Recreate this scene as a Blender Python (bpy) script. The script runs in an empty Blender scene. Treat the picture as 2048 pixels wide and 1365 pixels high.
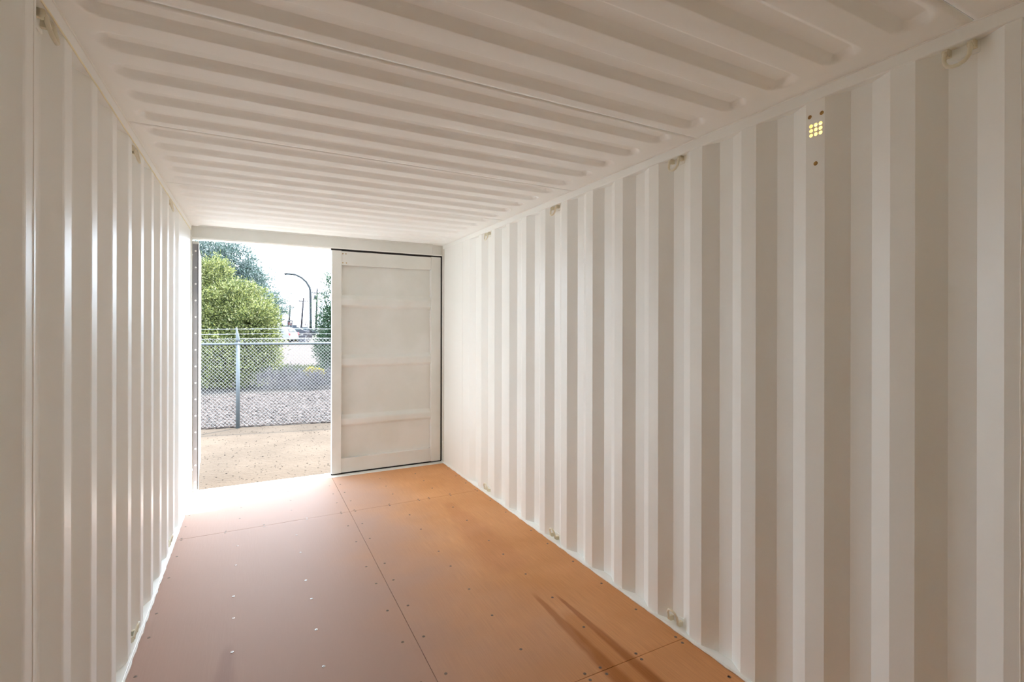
import bpy, bmesh, math, random
import numpy as np
from mathutils import Vector, Matrix
random.seed(7); rng = np.random.default_rng(7)
scene = bpy.context.scene
COL = scene.collection
PI = math.pi

# ------------------------------------------------------------------ camera
CAM_H, YAW, ROLL = 1.5008, 0.4803, 0.0019
FPX, PX, PY = 985.19, 1020.17, 653.15
cd = bpy.data.cameras.new('camera'); cam = bpy.data.objects.new('camera', cd); COL.objects.link(cam)
cd.sensor_width = 36; cd.lens = 36 * FPX / 2048
cd.shift_x = (1024 - PX) / 2048; cd.shift_y = (PY - 682.5) / 2048
cd.clip_start = 0.02; cd.clip_end = 2000
cam.matrix_world = (Matrix.Translation((0, 0, CAM_H)) @ Matrix.Rotation(-YAW, 4, 'Z')
                    @ Matrix.Rotation(PI / 2, 4, 'X') @ Matrix.Rotation(ROLL, 4, 'Z'))
scene.camera = cam

# ------------------------------------------------------------------ sky, sun, exposure
w = bpy.data.worlds.new('sky'); scene.world = w; w.use_nodes = True
bg = w.node_tree.nodes['Background']
bg.inputs[0].default_value = (0.82, 0.96, 1.11, 1); bg.inputs[1].default_value = 7.4
sd = bpy.data.lights.new('sun', 'SUN'); sun = bpy.data.objects.new('sun', sd); COL.objects.link(sun)
sd.energy = 16.0; sd.angle = math.radians(0.6); sd.color = (1.0, 0.95, 0.88)
SUN_EL = math.radians(61)
_to = Vector((0.853 * math.cos(SUN_EL), 0.522 * math.cos(SUN_EL), math.sin(SUN_EL)))
sun.rotation_euler = _to.to_track_quat('Z', 'Y').to_euler()
sun.location = (6, 12, 12)
vs = scene.view_settings
vs.view_transform = 'Standard'; vs.look = 'None'; vs.gamma = 1; vs.use_curve_mapping = False
vs.exposure = 0.36
scene.cycles.max_bounces = 24; scene.cycles.diffuse_bounces = 20; scene.cycles.glossy_bounces = 6
scene.cycles.transmission_bounces = 6; scene.cycles.transparent_max_bounces = 8
scene.cycles.caustics_reflective = False; scene.cycles.caustics_refractive = False
scene.cycles.sample_clamp_indirect = 8.0
scene.cycles.use_denoising = True

# ------------------------------------------------------------------ helpers
def at(x, y, d):
    """world point at viewing depth d seen at photograph position (x, y)"""
    l = (x - PX) / FPX * d
    s, c = math.sin(YAW), math.cos(YAW)
    return Vector((d * s + l * c, d * c - l * s, CAM_H - (y - PY) / FPX * d))
RIGHT = Vector((math.cos(YAW), -math.sin(YAW), 0))
AWAY = Vector((math.sin(YAW), math.cos(YAW), 0))

class MB:
    def __init__(s): s.v = []; s.f = []; s.m = []
    def add(s, vs_, fs, mi=0):
        b = len(s.v); s.v += [tuple(v) for v in vs_]
        for f in fs: s.f.append(tuple(b + i for i in f)); s.m.append(mi)
        return s
    def box(s, x0, x1, y0, y1, z0, z1, M=None, mi=0):
        vs_ = [Vector((x, y, z)) for x in (x0, x1) for y in (y0, y1) for z in (z0, z1)]
        if M is not None: vs_ = [M @ v for v in vs_]
        return s.add(vs_, [(0, 1, 3, 2), (4, 6, 7, 5), (0, 4, 5, 1), (2, 3, 7, 6), (0, 2, 6, 4), (1, 5, 7, 3)], mi)
    def prism(s, prof, a, b, axis='z', mi=0):
        """closed 2D profile extruded from a to b along an axis; profile in the two other axes"""
        def P(p, t):
            return {'z': (p[0], p[1], t), 'y': (p[0], t, p[1]), 'x': (t, p[0], p[1])}[axis]
        n = len(prof)
        vs_ = [P(p, a) for p in prof] + [P(p, b) for p in prof]
        fs = [(i, (i + 1) % n, n + (i + 1) % n, n + i) for i in range(n)] + [tuple(range(n))[::-1], tuple(range(n, 2 * n))]
        return s.add(vs_, fs, mi)
    def tube(s, pts, r, n=8, mi=0, caps=True):
        pts = [Vector(p) for p in pts]
        rs = r if isinstance(r, (list, tuple)) else [r] * len(pts)
        b = len(s.v); up = None
        for i, p in enumerate(pts):
            t = (pts[min(i + 1, len(pts) - 1)] - pts[max(i - 1, 0)]).normalized()
            if up is None: up = t.orthogonal().normalized()
            up = (up - t * up.dot(t)).normalized(); q = t.cross(up)
            for k in range(n):
                a = 2 * PI * k / n
                s.v.append(tuple(p + (up * math.cos(a) + q * math.sin(a)) * rs[i]))
        for i in range(len(pts) - 1):
            for k in range(n):
                s.f.append((b + i * n + k, b + i * n + (k + 1) % n, b + (i + 1) * n + (k + 1) % n, b + (i + 1) * n + k)); s.m.append(mi)
        if caps:
            s.f.append(tuple(b + k for k in range(n))[::-1]); s.m.append(mi)
            s.f.append(tuple(b + (len(pts) - 1) * n + k for k in range(n))); s.m.append(mi)
        return s
    def build(s, name, mats, parent=None, smooth=False, bevel=0, solid=0, auto=False):
        me = bpy.data.meshes.new(name); me.from_pydata(s.v, [], s.f)
        mats = mats if isinstance(mats, (list, tuple)) else [mats]
        for m in mats: me.materials.append(m)
        if len(mats) > 1: me.polygons.foreach_set('material_index', s.m)
        me.update()
        bm = bmesh.new(); bm.from_mesh(me); bmesh.ops.recalc_face_normals(bm, faces=bm.faces); bm.to_mesh(me); bm.free()
        if smooth or auto: me.polygons.foreach_set('use_smooth', [True] * len(me.polygons))
        if auto: me.set_sharp_from_angle(angle=math.radians(35))
        o = bpy.data.objects.new(name, me); COL.objects.link(o)
        if parent: o.parent = parent
        if solid:
            md = o.modifiers.new('sheet', 'SOLIDIFY'); md.thickness = solid; md.offset = 0
        if bevel:
            md = o.modifiers.new('bevel', 'BEVEL'); md.width = bevel; md.segments = 2; md.limit_method = 'ANGLE'
        return o

def empty(name, loc=(0, 0, 0), rz=0):
    o = bpy.data.objects.new(name, None); COL.objects.link(o); o.location = loc; o.rotation_euler = (0, 0, rz)
    o.empty_display_size = 0.1
    return o
def tag(o, label=None, cat=None, group=None, kind=None):
    if label: o['label'] = label
    if cat: o['category'] = cat
    if group: o['group'] = group
    if kind: o['kind'] = kind
    return o
def copy_tree(o, parent=None):
    c = o.copy(); COL.objects.link(c)
    if parent: c.parent = parent
    for ch in list(o.children): copy_tree(ch, c)
    return c

# ------------------------------------------------------------------ materials
ALB = 1.0      # overall reflectance factor of the materials made after it is set
def mat(name, color, rough=0.5, metal=0.0, spec=0.5):
    color = tuple(v * ALB for v in color)
    m = bpy.data.materials.new(name); m.use_nodes = True
    b = m.node_tree.nodes['Principled BSDF']
    b.inputs['Base Color'].default_value = (*color, 1); b.inputs['Roughness'].default_value = rough
    b.inputs['Metallic'].default_value = metal; b.inputs['Specular IOR Level'].default_value = spec
    return m, m.node_tree, b
def noise_mix(nt, b, c1, c2, scale, detail=4, lo=0.4, hi=0.6, coord='Object', stretch=(1, 1, 1), inp='Base Color'):
    c1 = tuple(v * ALB for v in c1); c2 = tuple(v * ALB for v in c2)
    N = nt.nodes; L = nt.links
    tc = N.new('ShaderNodeTexCoord'); mp = N.new('ShaderNodeMapping'); mp.inputs['Scale'].default_value = stretch
    no = N.new('ShaderNodeTexNoise'); no.inputs['Scale'].default_value = scale; no.inputs['Detail'].default_value = detail
    r = N.new('ShaderNodeValToRGB')
    r.color_ramp.elements[0].position = lo; r.color_ramp.elements[0].color = (*c1, 1)
    r.color_ramp.elements[1].position = hi; r.color_ramp.elements[1].color = (*c2, 1)
    L.new(tc.outputs[coord], mp.inputs[0]); L.new(mp.outputs[0], no.inputs['Vector']); L.new(no.outputs['Fac'], r.inputs[0])
    if inp: L.new(r.outputs[0], b.inputs[inp])
    return tc, mp, no, r
def bump(nt, b, scale, strength, dist=0.002, detail=2, stretch=(1, 1, 1)):
    N = nt.nodes; L = nt.links
    tc = N.new('ShaderNodeTexCoord'); mp = N.new('ShaderNodeMapping'); mp.inputs['Scale'].default_value = stretch
    no = N.new('ShaderNodeTexNoise'); no.inputs['Scale'].default_value = scale; no.inputs['Detail'].default_value = detail
    bp = N.new('ShaderNodeBump'); bp.inputs['Strength'].default_value = strength; bp.inputs['Distance'].default_value = dist
    L.new(tc.outputs['Object'], mp.inputs[0]); L.new(mp.outputs[0], no.inputs['Vector'])
    L.new(no.outputs['Fac'], bp.inputs['Height']); L.new(bp.outputs[0], b.inputs['Normal'])

PAINT, nt, b = mat('cream_paint', (0.8, 0.78, 0.73), 0.38)
noise_mix(nt, b, (0.885, 0.903, 0.885), (0.90, 0.918, 0.903), 1.3, 5)
bump(nt, b, 3.0, 0.25, 0.01)
ROOFP, nt, b = mat('roof_paint', (0.8, 0.78, 0.73), 0.5)
noise_mix(nt, b, (0.925, 0.94, 0.925), (0.94, 0.955, 0.94), 1.1, 5)
bump(nt, b, 4.0, 0.2, 0.01)
LEAFP, nt, b = mat('door_paint', (0.78, 0.76, 0.71), 0.7)
noise_mix(nt, b, (0.72, 0.72, 0.68), (0.78, 0.78, 0.75), 2.2, 6)
bump(nt, b, 3.0, 0.25, 0.01)
DARKREAR, nt, b = mat('darkened_rear_wall', (0.5, 0.4, 0.25), 0.6)  # made-up brown finish for the unseen rear wall, deepens shade on camera-facing ribs
noise_mix(nt, b, (0.56, 0.49, 0.34), (0.64, 0.57, 0.42), 2, 5)
CAULK = mat('sealant', (0.88, 0.88, 0.85), 0.6)[0]
YSEAL = mat('aged_sealant', (0.88, 0.82, 0.62), 0.6)[0]
RUBBER = mat('black_rubber', (0.012, 0.010, 0.009), 0.7)[0]
STRIP = mat('grey_gasket', (0.30, 0.295, 0.31), 0.55)[0]
SEAM = mat('seam_line', (0.16, 0.13, 0.10), 0.8)[0]
RUST, nt, b = mat('rusty_paint', (0.4, 0.25, 0.08), 0.8)
noise_mix(nt, b, (0.50, 0.33, 0.10), (0.30, 0.16, 0.05), 60)
PLATED = mat('painted_steel_ring', (0.80, 0.76, 0.62), 0.35)[0]
SCREW = mat('screw_steel', (0.20, 0.15, 0.12), 0.35, 0.8)[0]
SCREWB = mat('bright_screw_steel', (0.42, 0.40, 0.38), 0.4, 0.6)[0]
RIVET = mat('rivet', (0.92, 0.92, 0.92), 0.3)[0]

def streak(x0, y0, x1, y1, wd, soft, prev, col, fac):
    sx = N.new('ShaderNodeSeparateXYZ'); L.new(tc.outputs['Object'], sx.inputs[0])
    dx, dy = x1 - x0, y1 - y0; ln = math.hypot(dx, dy); dx /= ln; dy /= ln
    def M(op, a, bb):
        n = N.new('ShaderNodeMath'); n.operation = op
        for i, q in enumerate((a, bb)):
            if q is None: continue
            if isinstance(q, (int, float)): n.inputs[i].default_value = q
            else: L.new(q, n.inputs[i])
        return n.outputs[0]
    X = M('SUBTRACT', sx.outputs[0], x0); Y = M('SUBTRACT', sx.outputs[1], y0)
    along = M('ADD', M('MULTIPLY', X, dx), M('MULTIPLY', Y, dy))
    across = M('ABSOLUTE', M('SUBTRACT', M('MULTIPLY', X, -dy), M('MULTIPLY', Y, -dx)), None)
    nz = N.new('ShaderNodeTexNoise'); nz.inputs['Scale'].default_value = 9; L.new(tc.outputs['Object'], nz.inputs['Vector'])
    across = M('ADD', across, M('MULTIPLY', M('SUBTRACT', nz.outputs['Fac'], 0.5), wd * 0.9))
    def ramp(v, a, bb, ra, rb):
        n = N.new('ShaderNodeMapRange'); n.interpolation_type = 'SMOOTHSTEP'
        n.inputs[1].default_value = a; n.inputs[2].default_value = bb; n.inputs[3].default_value = ra; n.inputs[4].default_value = rb
        L.new(v, n.inputs[0]); return n.outputs[0]
    across = M('DIVIDE', across, ramp(along, -0.1, ln * 0.7, 0.35, 1.3))
    m = M('MULTIPLY', ramp(across, wd, wd + soft, 1, 0), M('MULTIPLY', ramp(along, 0, 0.12, 0, 1), ramp(along, ln - 0.15, ln, 1, 0)))
    m = M('MULTIPLY', m, fac)
    q = N.new('ShaderNodeMix'); q.data_type = 'RGBA'; q.blend_type = 'MULTIPLY'
    L.new(m, q.inputs['Factor']); L.new(prev, q.inputs['A']); q.inputs['B'].default_value = (*col, 1)
    return q.outputs['Result']
# plywood
def plywood(name, ca, cb):
    global nt, b, N, L, tc, c
    m, nt, b = mat(name, ca, 0.55, spec=0.14)
    N = nt.nodes; L = nt.links
    tc, mp, no, r = noise_mix(nt, b, ca, cb, 2.2, 6, 0.32, 0.68, inp=None)
    mp2 = N.new('ShaderNodeMapping'); mp2.inputs['Scale'].default_value = (60, 2.0, 1)
    no2 = N.new('ShaderNodeTexNoise'); no2.inputs['Scale'].default_value = 3; no2.inputs['Detail'].default_value = 5
    L.new(tc.outputs['Object'], mp2.inputs[0]); L.new(mp2.outputs[0], no2.inputs['Vector'])
    mx = N.new('ShaderNodeMix'); mx.data_type = 'RGBA'; mx.blend_type = 'MULTIPLY'; mx.inputs['Factor'].default_value = 0.35
    r2 = N.new('ShaderNodeValToRGB'); r2.color_ramp.elements[0].position = 0.3; r2.color_ramp.elements[0].color = (0.72, 0.68, 0.66, 1)
    r2.color_ramp.elements[1].position = 0.7; r2.color_ramp.elements[1].color = (1.12, 1.12, 1.12, 1)
    L.new(no2.outputs['Fac'], r2.inputs[0]); L.new(r.outputs[0], mx.inputs['A']); L.new(r2.outputs[0], mx.inputs['B'])
    # two dark drag streaks on the right-hand boards and fainter patches
    # greyish reflection of the sky painted into the left and middle of the floor
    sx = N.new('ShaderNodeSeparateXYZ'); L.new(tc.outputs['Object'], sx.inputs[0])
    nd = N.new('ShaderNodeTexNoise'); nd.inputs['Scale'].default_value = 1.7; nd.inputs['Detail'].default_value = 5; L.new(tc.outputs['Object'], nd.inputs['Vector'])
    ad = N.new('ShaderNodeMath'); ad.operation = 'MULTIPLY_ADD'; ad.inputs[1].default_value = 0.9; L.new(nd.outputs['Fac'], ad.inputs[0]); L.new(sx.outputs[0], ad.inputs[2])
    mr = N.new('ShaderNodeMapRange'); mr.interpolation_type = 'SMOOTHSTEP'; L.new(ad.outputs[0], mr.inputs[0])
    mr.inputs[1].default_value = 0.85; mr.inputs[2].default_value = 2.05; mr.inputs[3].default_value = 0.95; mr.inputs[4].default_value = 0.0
    sky_sheen = N.new('ShaderNodeMix'); sky_sheen.data_type = 'RGBA'; L.new(mr.outputs[0], sky_sheen.inputs['Factor']); L.new(mx.outputs['Result'], sky_sheen.inputs['A']); sky_sheen.inputs['B'].default_value = (0.43, 0.29, 0.24, 1)
    c = sky_sheen.outputs['Result']
    c = streak(1.395, 2.42, 1.38, 1.20, 0.018, 0.025, c, (0.66, 0.52, 0.36), 0.8)
    c = streak(1.50, 2.36, 1.52, 1.15, 0.012, 0.02, c, (0.60, 0.46, 0.34), 0.8)
    c = streak(1.45, 2.20, 1.45, 1.20, 0.05, 0.04, c, (0.85, 0.72, 0.50), 0.6)
    c = streak(1.47, 4.00, 1.42, 2.60, 0.05, 0.10, c, (0.86, 0.78, 0.78), 0.6)
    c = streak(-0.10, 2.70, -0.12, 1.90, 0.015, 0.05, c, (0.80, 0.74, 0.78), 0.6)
    L.new(c, b.inputs['Base Color'])
    bump(nt, b, 12, 0.15, 0.003, 4, (8, 0.6, 1))
    return m
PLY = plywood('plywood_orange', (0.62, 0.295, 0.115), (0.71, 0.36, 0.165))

# ------------------------------------------------------------------ container shell
XL, XR = -0.4924, 1.8596
DY, BY = 5.187, -0.71          # door end, rear end
ZT = 2.346                     # top edge of the side walls, underside of the rail
ZR = 2.392                     # roof low level
DEP = 0.036
def wall_profile(first_inner_centre, y_stop):
    """(y, offset) points of the trapezoid corrugation; offset 0 = inner plane"""
    P = 0.2789; h = 0.0345
    pts = []
    c = first_inner_centre
    while c - P > BY + 0.05: c -= P
    pts.append((BY, 0))
    while c < y_stop:
        if c - h > BY: pts.append((c - h, 0))
        if c + P < y_stop:
            pts += [(c + h, 0), (c + h + 0.0705, DEP), (c + P - h - 0.0705, DEP)]
        c += P
    pts.append((DY, 0))
    return pts
def side_wall(name, X, sgn, centre, hole=None):
    pts = wall_profile(centre, 4.50)
    mb = MB()
    z0, z1 = 0.008, ZT + 0.02
    for (ya, oa), (yb, ob) in zip(pts[:-1], pts[1:]):
        if yb - ya < 1e-5: continue
        xa, xb = X + sgn * oa, X + sgn * ob
        zs = [z0, hole[1] - hole[2], hole[1] + hole[2], z1] if hole else [z0, z1]
        cuts = [ya, yb]
        if hole and ya < hole[0] < yb and oa == ob == 0: cuts = [ya, hole[0] - hole[2], hole[0] + hole[2], yb]
        for p, q in zip(cuts[:-1], cuts[1:]):
            fp, fq = (p - ya) / (yb - ya), (q - ya) / (yb - ya)
            zz = zs if len(zs) == 2 else zs
            for u, v in zip(zz[:-1], zz[1:]):
                if len(cuts) == 4 and abs((p + q) / 2 - hole[0]) < 1e-6 and abs((u + v) / 2 - hole[1]) < 1e-6: continue
                mb.add([(xa + (xb - xa) * fp, p, u), (xa + (xb - xa) * fq, q, u), (xa + (xb - xa) * fq, q, v), (xa + (xb - xa) * fp, p, v)], [(0, 1, 2, 3)])
    me_o = mb.build(name, PAINT)
    bm = bmesh.new(); bm.from_mesh(me_o.data); bmesh.ops.remove_doubles(bm, verts=bm.verts, dist=1e-4)
    bmesh.ops.recalc_face_normals(bm, faces=bm.faces); bm.to_mesh(me_o.data); bm.free()
    if not hole:
        md = me_o.modifiers.new('bends', 'BEVEL'); md.width = 0.006; md.segments = 2; md.limit_method = 'ANGLE'; md.angle_limit = math.radians(15)
    md = me_o.modifiers.new('sheet', 'SOLIDIFY'); md.thickness = 0.002; md.offset = 0
    tag(me_o, kind='structure')
    return me_o
VY, VZ, VS = 1.1035, 2.238, 0.026
wr = side_wall('wall_right', XR, 1, 0.8265, (VY, VZ, VS))
wl = side_wall('wall_left', XL, -1, 1.636)
# weld seams between wall sheets, caulk ripple
def seam(X, y, par, s):
    MB().tube([(X - s * 0.0005, y + 0.0008 * math.sin(k * 1.7), 0.01 + k * 0.0835) for k in range(29)], 0.0022, 6).build('weld_seam', CAULK, par, smooth=True)
seam(XR, 0.548, wr, 1); seam(XL, 1.652, wl, -1); seam(XR, 4.60, wr, 1)

# rear wall (behind the camera)
mb = MB(); x = XL - 0.03; k = 0
prof = [(XL - 0.04, 0)]
while prof[-1][0] < XR:
    px = prof[-1][0]; prof += [(px + 0.11, 0), (px + 0.155, 0.045), (px + 0.265, 0.045), (px + 0.31, 0)]
for (xa, oa), (xb, ob) in zip(prof[:-1], prof[1:]):
    mb.add([(xa, BY - oa, 0), (xb, BY - ob, 0), (xb, BY - ob, 2.40), (xa, BY - oa, 2.40)], [(0, 1, 2, 3)])
tag(mb.build('wall_back', DARKREAR, solid=0.002), kind='structure')

# roof sheets: heightfield with five stamped ribs each
XA, XB = -0.436, 1.748
rr = np.array(sorted(set(np.round(np.concatenate([
    [XL - 0.03, XL + 0.03, XR - 0.04, XR + 0.03], np.linspace(XA - 0.012, XA + 0.05, 9), np.linspace(XB - 0.05, XB + 0.012, 9), np.linspace(XA + 0.1, XB - 0.1, 8)]), 4))))
def smooth(t): t = np.clip(t, 0, 1); return t * t * (3 - 2 * t)
CEIL = empty('ceiling', (0.69, 2.2, ZR)); tag(CEIL, kind='structure')
PR = 0.2023; U0 = 0.8715         # start of a rib's rising slope
def soft(t, e=0.16):
    t = np.clip(t, 0, 1)
    return np.where(t < e, t * t / (2 * e), np.where(t > 1 - e, 1 - e - (1 - t) ** 2 / (2 * e), t - e / 2)) / (1 - e)
BRK = [0.0, 0.003, 0.006, 0.018, 0.030, 0.033, 0.037, 0.060, 0.083, 0.088, 0.0925, 0.108, 0.1225, 0.127, 0.131, 0.165]
def roof_h(X, Y):
    t = (Y - U0) % PR
    prof_ = np.minimum(soft(t / 0.036), 1 - soft((t - 0.092) / 0.032))
    e = np.minimum(X - XA, XB - X)               # rounded ends
    dy = np.abs(t - 0.062) / 0.046
    endf = soft((e - 0.030 * np.clip(dy, 0, 1.3) ** 2 + 0.004) / 0.022)
    return 0.024 * prof_ * endf
sy = [BY - 0.02] + [0.645 + 1.0115 * k for k in range(-1, 5)] + [DY + 0.06]
sy = sorted(v for v in sy if BY - 0.03 <= v <= DY + 0.07)
for a, bb in zip(sy[:-1], sy[1:]):
    k0 = int((a - U0) // PR) - 1
    ys = np.array([U0 + k * PR + t for k in range(k0, k0 + 9) for t in BRK]); ys = ys[(ys > a + 0.004) & (ys < bb - 0.004)]
    ys = np.concatenate([[a + 0.0012], ys, [bb - 0.0012]])
    Xg, Yg = np.meshgrid(rr, ys); Z = ZR + roof_h(Xg, Yg) + 0.0005
    ny, nx = Xg.shape
    V = np.stack([Xg, Yg, Z], -1).reshape(-1, 3) - np.array(CEIL.location)
    idx = np.arange(ny * nx).reshape(ny, nx)
    F = np.stack([idx[:-1, :-1], idx[1:, :-1], idx[1:, 1:], idx[:-1, 1:]], -1).reshape(-1, 4)
    me = bpy.data.meshes.new('roof_panel'); me.from_pydata(V.tolist(), [], F.tolist()); me.materials.append(ROOFP)
    me.polygons.foreach_set('use_smooth', [True] * len(me.polygons)); me.update()
    o = bpy.data.objects.new('roof_panel', me); COL.objects.link(o); o.parent = CEIL
    md = o.modifiers.new('sheet', 'SOLIDIFY'); md.thickness = 0.002; md.offset = 1
# backing strips behind the joints so no daylight leaks, dark joint line
for v in sy[1:-1]:
    MB().box(XL - CEIL.location.x, XR - CEIL.location.x, v - 0.012 - 2.2, v + 0.012 - 2.2, 0.0027, 0.006).build('joint_strip', SEAM, CEIL)

# top and bottom rails, caulk
for nm, X, s, nn in (('trim_1', XR, 1, 'right'), ('trim_2', XL, -1, 'left')):
    mb = MB(); a, bb = sorted((X - s * 0.0035, X + s * 0.062))
    mb.box(a, bb, BY, DY + 0.05, ZT, 2.412)
    o = mb.build(nm, PAINT, bevel=0.004); tag(o, kind='structure')
    MB().tube([(X - s * 0.004, y, ZR - 0.001) for y in np.linspace(BY, DY, 60)], 0.004, 6).build('sealant_bead', CAULK, o, smooth=True)
    if s < 0: MB().tube([(X - s * 0.003, y, ZT - 0.001 + 0.0007 * math.sin(y * 40)) for y in np.linspace(BY, DY, 160)], 0.0028, 6).build('sealant_bead', YSEAL, o, smooth=True)
for nm, X, s in (('baseboard_right', XR, 1), ('baseboard_left', XL, -1)):
    mb = MB(); a, bb = sorted((X - s * 0.010, X + s * 0.06))
    mb.box(a, bb, BY, DY + 0.05, -0.16, 0.010)
    o = mb.build(nm, PAINT, bevel=0.003); tag(o, kind='structure')
    MB().tube([(X - s * (0.012 + 0.0016 * math.sin(k * 2.3) * math.cos(k * 0.9)), BY + k * 0.03, 0.004) for k in range(196)],
              [0.005 + 0.0015 * math.sin(k * 1.3 + math.sin(k * 0.7)) for k in range(196)], 6).build('sealant_bead', CAULK, o, smooth=True)

# floor: plywood sheets and screws
FLOOR = empty('floor', (0, 0, 0)); tag(FLOOR, kind='structure')
XM = 0.692
for (ya, yb) in ((BY, 1.7155), (1.7155, 4.131), (4.131, 5.125)):
    for (xa, xb) in ((XL + 0.008, XM), (XM, XR - 0.008)):
        mb = MB(); g = 0.0012
        mb.box(xa + g, xb - g, ya + g, yb - g, -0.028, 0.0)
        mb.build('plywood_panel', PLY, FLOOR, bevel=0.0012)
MB().box(XL - 0.05, XR + 0.05, BY - 0.05, 5.20, -0.16, -0.0285).build('subfloor', SEAM, FLOOR)
# one screw mesh, dark countersunk head with a recess
def screw_mesh(m, name, proud):
    mb = MB(); n = 12
    ring = lambda r, z: [(r * math.cos(2 * PI * i / n), r * math.sin(2 * PI * i / n), z) for i in range(n)]
    rs = [(0.0075, 0.0002), (0.0068, 0.0006 + proud), (0.003, 0.0008 + proud), (0.0024, 0.0002)]
    V = []
    for r_, z in rs: V += ring(r_, z)
    F = [(j * n + i, j * n + (i + 1) % n, (j + 1) * n + (i + 1) % n, (j + 1) * n + i) for j in range(3) for i in range(n)] + [tuple(range(3 * n, 4 * n))]
    mb.add(V, F); o = mb.build(name, m, FLOOR); return o
sc_d = screw_mesh(SCREW, 'screw', 0.0004); sc_b = screw_mesh(SCREWB, 'screw', 0.0016)
cols = [-0.443, -0.090, 0.281, 0.632, 0.737, 1.100, 1.466, 1.807]
jcols = [-0.443, -0.178, 0.076, 0.373, 0.630, 0.735, 1.013, 1.268, 1.358, 1.557, 1.808]
spots = []
for y in (0.55, 0.85, 1.14, 1.435, 2.007, 2.304, 2.600, 2.900, 3.131, 3.535, 3.835, 4.378, 4.626, 4.882):
    for i, x in enumerate(cols): spots.append((x + random.uniform(-.006, .006), y + random.uniform(-.006, .006), (i in (1, 2) and 1.5 < y < 3.2 and not (i == 1 and abs(y - 2.9) < .1))))
for x in jcols:
    for y in (4.114, 4.149, 1.693, 1.738): spots.append((x + random.uniform(-.004, .004), y + random.uniform(-.003, .003), False))
used_d = used_b = False
for x, y, br in spots:
    src = sc_b if br else sc_d
    first = (br and not used_b) or (not br and not used_d)
    o = src if first else src.copy()
    if first:
        if br: used_b = True
        else: used_d = True
    else: COL.objects.link(o)
    o.location = (x, y, 0); o.rotation_euler = (random.uniform(-.12, .12) if br else 0, 0, random.uniform(0, 6))
    if br: o['label'] = 'bright bare-steel screw head'

# ------------------------------------------------------------------ door end frame
ZH0, ZH1 = 2.281, 2.43
hd = MB(); hd.box(XL - 0.06, XR + 0.06, DY, DY + 0.13, ZH0, ZH1)
o = hd.build('trim_3', LEAFP, bevel=0.006); tag(o, kind='structure')
MB().box(XL, XR, DY - 0.012, DY + 0.002, ZR - 0.006, ZR + 0.02).build('header_flange', LEAFP, o, bevel=0.002)
MB().box(1.745, 1.762, DY - 0.006, DY, ZH0 + 0.004, ZR - 0.006).build('stiffener', LEAFP, o)
MB().box(XL, XR, DY - 0.003, DY + 0.004, ZH0 - 0.004, ZH0 + 0.008).build('header_lip', CAULK, o, bevel=0.002)
sl = MB(); sl.box(XL - 0.06, XR + 0.06, 5.126, DY + 0.11, -0.15, 0.002)
tag(sl.build('trim_4', LEAFP, bevel=0.003), kind='structure')
for nm, X, s in (('trim_5', XR, 1), ('trim_6', XL, -1)):
    mb = MB(); a, bb = sorted((X - s * 0.004, X + s * 0.09)); mb.box(a, bb, DY - 0.02, DY + 0.13, -0.15, ZH1)
    a, bb = sorted((X - s * 0.012, X + s * 0.02)); mb.box(a, bb, DY - 0.055, DY - 0.043, 0.01, ZT)
    o = mb.build(nm, LEAFP, bevel=0.003); tag(o, kind='structure')
    for z in (0.22, 2.12):
        a, bb = sorted((X - s * 0.016, X)); MB().box(a, bb, DY - 0.05, DY - 0.02, z, z + 0.014).build('stop_block', LEAFP, o)

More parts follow.
